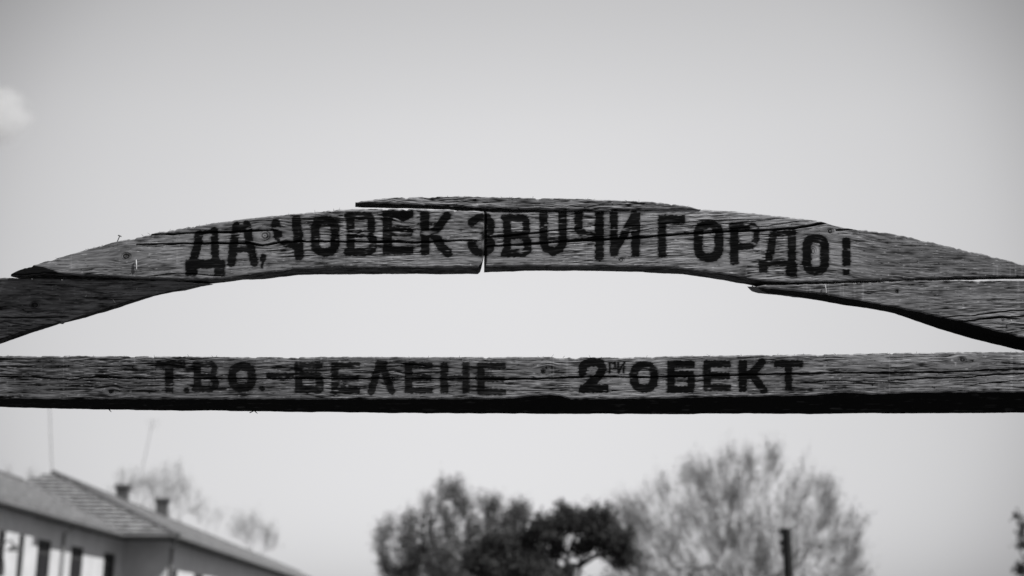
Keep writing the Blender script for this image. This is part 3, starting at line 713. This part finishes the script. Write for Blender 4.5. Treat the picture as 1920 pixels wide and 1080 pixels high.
# wall lamp on the near wing
pl = hp(along(2, BAY), BAY, 4.15)
m = MB(); m.tube([pl + (0, 0, .2), pl + RV * .3 + (0, 0, .3), pl + RV * .45 + (0, 0, .1)], [.04, .04, .04], 6); m.tube([pl + RV * .45 + (0, 0, .12), pl + RV * .45 + (0, 0, -.12)], [.1, .3], 10)
m.build('wall_lamp', M_SOFFIT, house)

# antenna masts
def mast(Xb, Yb, Xt, Yt, D, r, label):
    p0 = at_plane(Xb, Yb, D); p1 = at_plane(Xt, Yt, D)
    e = p1 - p0; base = p0 - e * (p0[2] / e[2]) if p0[2] > 0 else p0
    o = empty('antenna_mast', tuple(base)); m = MB()
    m.tube([np.zeros(3), p1 - base], [r, r * .8], 6); m.build('pole', M_ANT, o)
    m = MB()
    for k in range(5): m.tube([p1 - base + (-.9 + .1 * k, 0, -.25 * k - .1), p1 - base + (.9 - .1 * k, 0, -.25 * k - .1)], [.012, .012], 5)
    m.build('antenna_rods', M_ANT, o)
    tag(o, label, 'antenna'); return o
mast(98.5, 892, 91, 700, 95, .07, 'thin pale antenna mast rising straight above the roof peak of the long house')
mast(262, 905, 287, 786, 140, .06, 'thin pale leaning mast rising behind the chimneys of the long house')

# ------------------------------------------------------------------ trees
def tubes_np(segs, sides=3):
    S = np.array(segs, float)           # p0 p1 r0 r1
    p0, p1, r0, r1 = S[:, :3], S[:, 3:6], S[:, 6], S[:, 7]
    d = p1 - p0; d /= np.linalg.norm(d, axis=1, keepdims=True) + 1e-9
    ref = np.where(np.abs(d[:, 2:3]) > .9, np.array([[1., 0, 0]]), np.array([[0, 0, 1.]]))
    a = np.cross(d, ref); a /= np.linalg.norm(a, axis=1, keepdims=True) + 1e-9; b = np.cross(d, a)
    V = []
    for (p, r) in ((p0, r0), (p1, r1)):
        for k in range(sides):
            t = 2 * math.pi * k / sides; V.append(p + r[:, None] * (a * math.cos(t) + b * math.sin(t)))
    V = np.stack(V, 1); n = len(S); base = (np.arange(n) * 2 * sides)[:, None]
    Q = np.concatenate([np.concatenate([base + k, base + (k + 1) % sides, base + sides + (k + 1) % sides, base + sides + k], 1) for k in range(sides)])
    return V.reshape(-1, 3), Q

def grow(targets, root, trunk_top, tip_r, r_pow, rng, kink=.12, pull=.45):
    """limbs that fork towards the crown's points"""
    segs = []; tips = []
    def rec(p, idx, d):
        n = len(idx); T = targets[idx]; c = T.mean(0)
        if n == 1:
            segs.append((*p, *T[0], tip_r * 1.2, tip_r * .6)); tips.append((T[0], T[0] - p)); return
        step = c - p; q = p + step * (pull if n > 6 else .6) + rng.normal(0, kink, 3) * np.linalg.norm(step) * .5
        r0 = tip_r * n ** r_pow
        segs.append((*p, *q, r0, r0 * .85))
        v = T - q; v = v / (np.linalg.norm(v, axis=1, keepdims=True) + 1e-6)
        w_ = v - v.mean(0); _, _, vt = np.linalg.svd(w_, full_matrices=False)
        ax = vt[0] + rng.normal(0, .25, 3); s = w_ @ ax; o_ = np.argsort(s)
        k = int(n * rng.uniform(.35, .65)); k = min(max(k, 1), n - 1)
        rec(q, idx[o_[:k]], d + 1); rec(q, idx[o_[k:]], d + 1)
    n = len(targets)
    r0 = tip_r * n ** r_pow
    segs.append((*root, *trunk_top, r0 * 1.35, r0 * 1.05))
    rec(np.array(trunk_top, float), np.arange(n), 0)
    return segs, tips

def leaves_np(C, size, rng, aspect=.6, up=.0):
    n = len(C); a = rng.normal(0, 1, (n, 3)); a[:, 2] += up; a /= np.linalg.norm(a, axis=1, keepdims=True)
    b = np.cross(a, rng.normal(0, 1, (n, 3))); b /= np.linalg.norm(b, axis=1, keepdims=True)
    s = (size * rng.uniform(.5, 1.3, n))[:, None]
    V = np.stack([C - a * s, C + b * s * aspect, C + a * s, C - b * s * aspect], 1).reshape(-1, 3)
    return V, (np.arange(n) * 4)[:, None] + np.arange(4)[None]

def plumes(blobs, n, rx, ry, seed, edge=.55):
    rng = np.random.default_rng(seed); o = []; w = np.array([b[4] for b in blobs], float); w /= w.sum()
    for _ in range(n):
        b = blobs[rng.choice(len(blobs), p=w)]; t = rng.uniform(0, 2 * math.pi); r_ = math.sqrt(rng.uniform(0, 1)) if rng.random() > edge else rng.uniform(.8, 1.02)
        k = rng.uniform(.6, 1.35)
        o.append((b[0] + math.cos(t) * b[2] * r_, b[1] - math.sin(t) * b[3] * r_, rx * k, ry * k * rng.uniform(.7, 1.4), 1.0, rng.uniform(-1, 1) * b[2] * .85 * math.sqrt(max(0, 1.08 - r_ * r_))))
    return o

def tree(name, label, cat, D, blobs, n_t, Xroot, fork_z, tip_r, bark, leafm, nleaf, lsize, seed, twig=0.0, twn=0, depth=.8, group=None, r_pow=.42, shell=.0, lspread=.25, up=0, radial=.3, gaps=()):
    """blobs: ellipses (X, Y, rx, ry, weight) of the crown as the photograph shows them, at distance D"""
    rng = np.random.default_rng(seed)
    base = at_plane(Xroot, 1100, D); base[2] = 0; s = D / F / CT
    wts = np.array([b[4] for b in blobs], float); wts /= wts.sum()
    T = []
    while len(T) < n_t:
        b = blobs[rng.choice(len(blobs), p=wts)]
        u = rng.normal(0, 1, 3); u /= np.linalg.norm(u); rr = rng.uniform(shell ** 3, 1) ** (1 / 3)
        X, Y = b[0] + u[0] * b[2] * rr, b[1] - u[2] * b[3] * rr
        if any(((X - g[0]) / g[2]) ** 2 + ((Y - g[1]) / g[3]) ** 2 < 1 for g in gaps) and rng.random() < .93: continue
        rad = 1.0
        p = at_plane(X, Y, D); p[1] += (u[1] * rr * b[2] * (1.6 if b[2] < 20 else .85) + (b[5] if len(b) > 5 else 0)) * s
        if p[2] < fork_z + .3: continue
        T.append(p - base)
    T = np.array(T)
    segs, tips = grow(T, (0, 0, -.1), (rng.normal(0, .1), rng.normal(0, .1), fork_z), tip_r, r_pow, rng)
    o = empty(name, tuple(base))
    lim = min(tip_r * 6, segs[0][6] * .8); big = [q for q in segs if q[6] > lim]; small = [q for q in segs if q[6] <= lim]
    V, Q = tubes_np(big, 6); mesh_np('trunk', V, Q, bark, o, True)
    C = []; tw = []
    for p, d in tips:
        d = d / (np.linalg.norm(d) + 1e-9)
        for _ in range(twn):
            rad = p / (np.linalg.norm(p) + 1e-9); e = d * .3 + rad * radial + rng.normal(0, .3, 3) + np.array([0, 0, .75 + up]); e /= np.linalg.norm(e)
            st_ = p - d * rng.uniform(0, twig); L_ = twig * rng.uniform(.4, 1.2); mid = st_ + e * L_ * .5 + rng.normal(0, .04, 3) * L_; en = st_ + e * L_
            tw.append((*st_, *mid, tip_r * .8, tip_r * .6)); tw.append((*mid, *en, tip_r * .6, tip_r * .3))
            if nleaf:
                k = rng.poisson(nleaf / max(twn, 1)); f = rng.uniform(.2, 1.05, k)[:, None]
                C.append(st_ + (en - st_) * f + rng.normal(0, lspread, (k, 3)))
        if not twn and nleaf: C.append(p + rng.normal(0, lspread, (nleaf, 3)))
    V, Q = tubes_np(small + tw, 3); t = mesh_np('branches', V, Q, bark, o)
    if nleaf:
        C = np.concatenate(C); V, Q = leaves_np(C, lsize, rng); f = mesh_np('crown', V, Q, leafm, o)
    tag(o, label, cat, group)
    return o

# the wide pale tree with fan of upright twigs
tree('bare_tree', 'wide round pale tree with a fan of fine upright twigs, behind the dark pole', 'tree', 46,
     plumes([(1395, 1045, 222, 192, 8), (1290, 1040, 150, 150, 2.5), (1185, 1030, 45, 95, .5)], 360, 8, 17, 3, .32)
     + [(1395, 1065, 215, 165, 190)],
     4800, 1400, .9, .0036, M_PALEBARK, M_LEAF_PALE, 6, .034, 21, twig=.62, twn=3, depth=4, r_pow=.34, lspread=.035, up=-.25, radial=1.3)
tree('leafy_tree', 'mid grey bushy tree with spiky outline, left of the darkest tree', 'tree', 52,
     plumes([(850, 1040, 110, 115, 6), (780, 1060, 75, 80, 2.0), (735, 1040, 25, 50, .6), (895, 975, 36, 50, 1.0), (845, 950, 50, 36, 1.2), (968, 985, 16, 34, 1.1)], 110, 11, 17, 9, .45)
     + [(800, 1060, 75, 60, 18), (860, 1040, 85, 80, 22), (850, 1120, 130, 70, 30)],
     2100, 850, 1.8, .007, M_BARK, M_LEAF_MID, 11, .05, 22, twig=.5, twn=3, depth=3, r_pow=.42, lspread=.12, up=-.3, radial=.8)
tree('dark_tree', 'darkest tree, dense black clumps with bright gaps low down, left of the wide pale tree', 'tree', 34,
     plumes([(1040, 985, 28, 26, 1.3), (1050, 1010, 60, 38, 2.5), (1130, 1000, 48, 32, 2), (1145, 1035, 40, 38, 1.6), (1000, 1035, 46, 36, 2.0), (945, 1058, 58, 36, 4.2), (1175, 1078, 32, 26, .5)], 90, 15, 11, 4, .4)
     + [(1005, 1095, 85, 40, 16), (1080, 1150, 150, 45, 14), (940, 1065, 46, 28, 14)],
     1000, 1040, 1.5, .008, M_BARK, M_LEAF_DARK, 34, .052, 23, twig=.35, twn=3, depth=2, r_pow=.42, lspread=.09,
     gaps=[(1086, 1068, 14, 7), (1035, 1070, 12, 6), (1172, 1070, 13, 9), (912, 1042, 6, 6), (1100, 1010, 14, 5)])
tree('dark_tree', 'dark tree poking in at the right edge with drooping pointed branches', 'tree', 26,
     [(1960, 1080, 40, 60, 1.4), (1917, 1071, 12, 4, .12), (1906, 1076, 10, 3, .08), (1916, 1003, 12, 3, .07), (1902, 964, 5, 3, .03), (1912, 976, 6, 4, .05), (1921, 990, 6, 5, .05), (1908, 1022, 9, 2.5, .05), (1918, 1029, 10, 3, .08), (1992, 1000, 50, 70, 2)],
     380, 1985, 1.2, .007, M_BARK, M_LEAF_DARK, 12, .032, 24, twig=.16, twn=2, r_pow=.42, lspread=.035)
for i, (lab, D, bl, n_t, xr) in enumerate((
        ('small pale bare tree behind the left chimney of the long house', 160, [(248, 905, 27, 24, 1), (268, 915, 22, 20, .6), (205, 920, 12, 10, .2)], 130, 250),
        ('rounded pale bare tree behind the right chimney of the long house', 150, [(318, 910, 38, 32, 2), (348, 940, 34, 34, 1), (300, 950, 40, 40, 1)], 320, 322),
        ('pale bare tree low above the roof ridge, second from its far end', 170, [(395, 975, 30, 18, 1)], 36, 395),
        ('pale bare tree above the far end of the long roof', 140, [(475, 998, 34, 28, 1.5), (502, 1015, 18, 24, .7), (445, 995, 20, 16, .5)], 190, 475),
        ('faint bare tree breaking the roof line left of the roof peak', 150, [(62, 902, 16, 8, 1), (20, 887, 12, 6, .4)], 26, 60))):
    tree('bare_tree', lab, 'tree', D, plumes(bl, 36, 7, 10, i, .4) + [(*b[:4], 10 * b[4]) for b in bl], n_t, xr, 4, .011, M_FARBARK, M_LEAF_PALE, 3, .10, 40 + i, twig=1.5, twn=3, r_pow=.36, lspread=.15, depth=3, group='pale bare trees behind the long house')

# the tarred pole in front of the pale tree
pb = at_plane(1480, 1100, 30); pole = empty('utility_pole', (pb[0], pb[1], 0)); zt = float(at_plane(1478, 991, 30)[2]); s = 30 / F
m = MB(); m.tube([(0, 0, -.1), (.0, 0, zt * .6), (0.0, 0, zt)], [.125, .115, .105], 12); m.build('pole_shaft', M_POLE, pole)
for z, sx in ((zt - .14, -1), (zt - .42, -1), (zt - .62, -1)):
    m = MB(); m.tube([(sx * .08, 0, z), (sx * .14, -.02, z), (sx * .15, -.02, z + .09)], [.018, .018, .018], 6); m.tube([(sx * .14, -.02, z + .06), (sx * .14, -.02, z + .10), (sx * .14, -.02, z + .15)], [.025, .045, .03], 8)
    m.build('insulator', M_POLE, pole)
tag(pole, 'short dark wooden pole with small insulators standing before the wide pale tree', 'pole')

# ------------------------------------------------------------------ small cloud
def cloud():
    m = bpy.data.materials.new('cloud_vapour'); m.use_nodes = True; N = m.node_tree.nodes; L = m.node_tree.links
    N.remove(N['Principled BSDF']); v = N.new('ShaderNodeVolumePrincipled'); v.inputs['Color'].default_value = (1, 1, 1, 1)
    v.inputs['Anisotropy'].default_value = -.1
    D = 900; s = D / F; c = at_plane(0, 218, D)
    tc = N.new('ShaderNodeTexCoord'); no = N.new('ShaderNodeTexNoise'); no.inputs['Scale'].default_value = .11; no.inputs['Detail'].default_value = 3
    L.new(tc.outputs['Object'], no.inputs[0])
    wp = N.new('ShaderNodeVectorMath'); wp.operation = 'MULTIPLY_ADD'; wp.inputs[1].default_value = (16, 16, 16)
    L.new(no.outputs['Color'], wp.inputs[0]); L.new(tc.outputs['Object'], wp.inputs[2])
    last = None
    for X, Y, r in ((-32, 218, 66), (14, 192, 34), (30, 222, 36), (8, 242, 34)):
        p = at_plane(X, Y, D) - c
        d = N.new('ShaderNodeVectorMath'); d.operation = 'DISTANCE'; L.new(wp.outputs[0], d.inputs[0])
        d.inputs[1].default_value = tuple(p + np.array([8, 8, 8.]))
        q = N.new('ShaderNodeMapRange'); q.interpolation_type = 'SMOOTHSTEP'
        q.inputs[1].default_value = r * s * 1.25; q.inputs[2].default_value = r * s * .2; q.inputs[3].default_value = 0; q.inputs[4].default_value = CLOUD_D
        L.new(d.outputs['Value'], q.inputs[0])
        if last is None: last = q.outputs[0]
        else:
            a = N.new('ShaderNodeMath'); a.operation = 'MAXIMUM'; L.new(last, a.inputs[0]); L.new(q.outputs[0], a.inputs[1]); last = a.outputs[0]
    L.new(last, v.inputs['Density']); L.new(v.outputs[0], N['Material Output'].inputs['Volume'])
    import bmesh
    from mathutils import Matrix
    bm = bmesh.new()
    bmesh.ops.create_icosphere(bm, subdivisions=3, radius=1, matrix=Matrix.Diagonal((44, 34, 34, 1)))
    for q in bm.verts: q.co.x -= 8
    me = bpy.data.meshes.new('cloud'); bm.to_mesh(me); bm.free(); me.materials.append(m)
    o = bpy.data.objects.new('cloud', me); COL.objects.link(o); o.location = tuple(c)
    tag(o, 'small soft white cloud at the left edge of the sky', 'cloud')
CLOUD_D = .055
cloud()
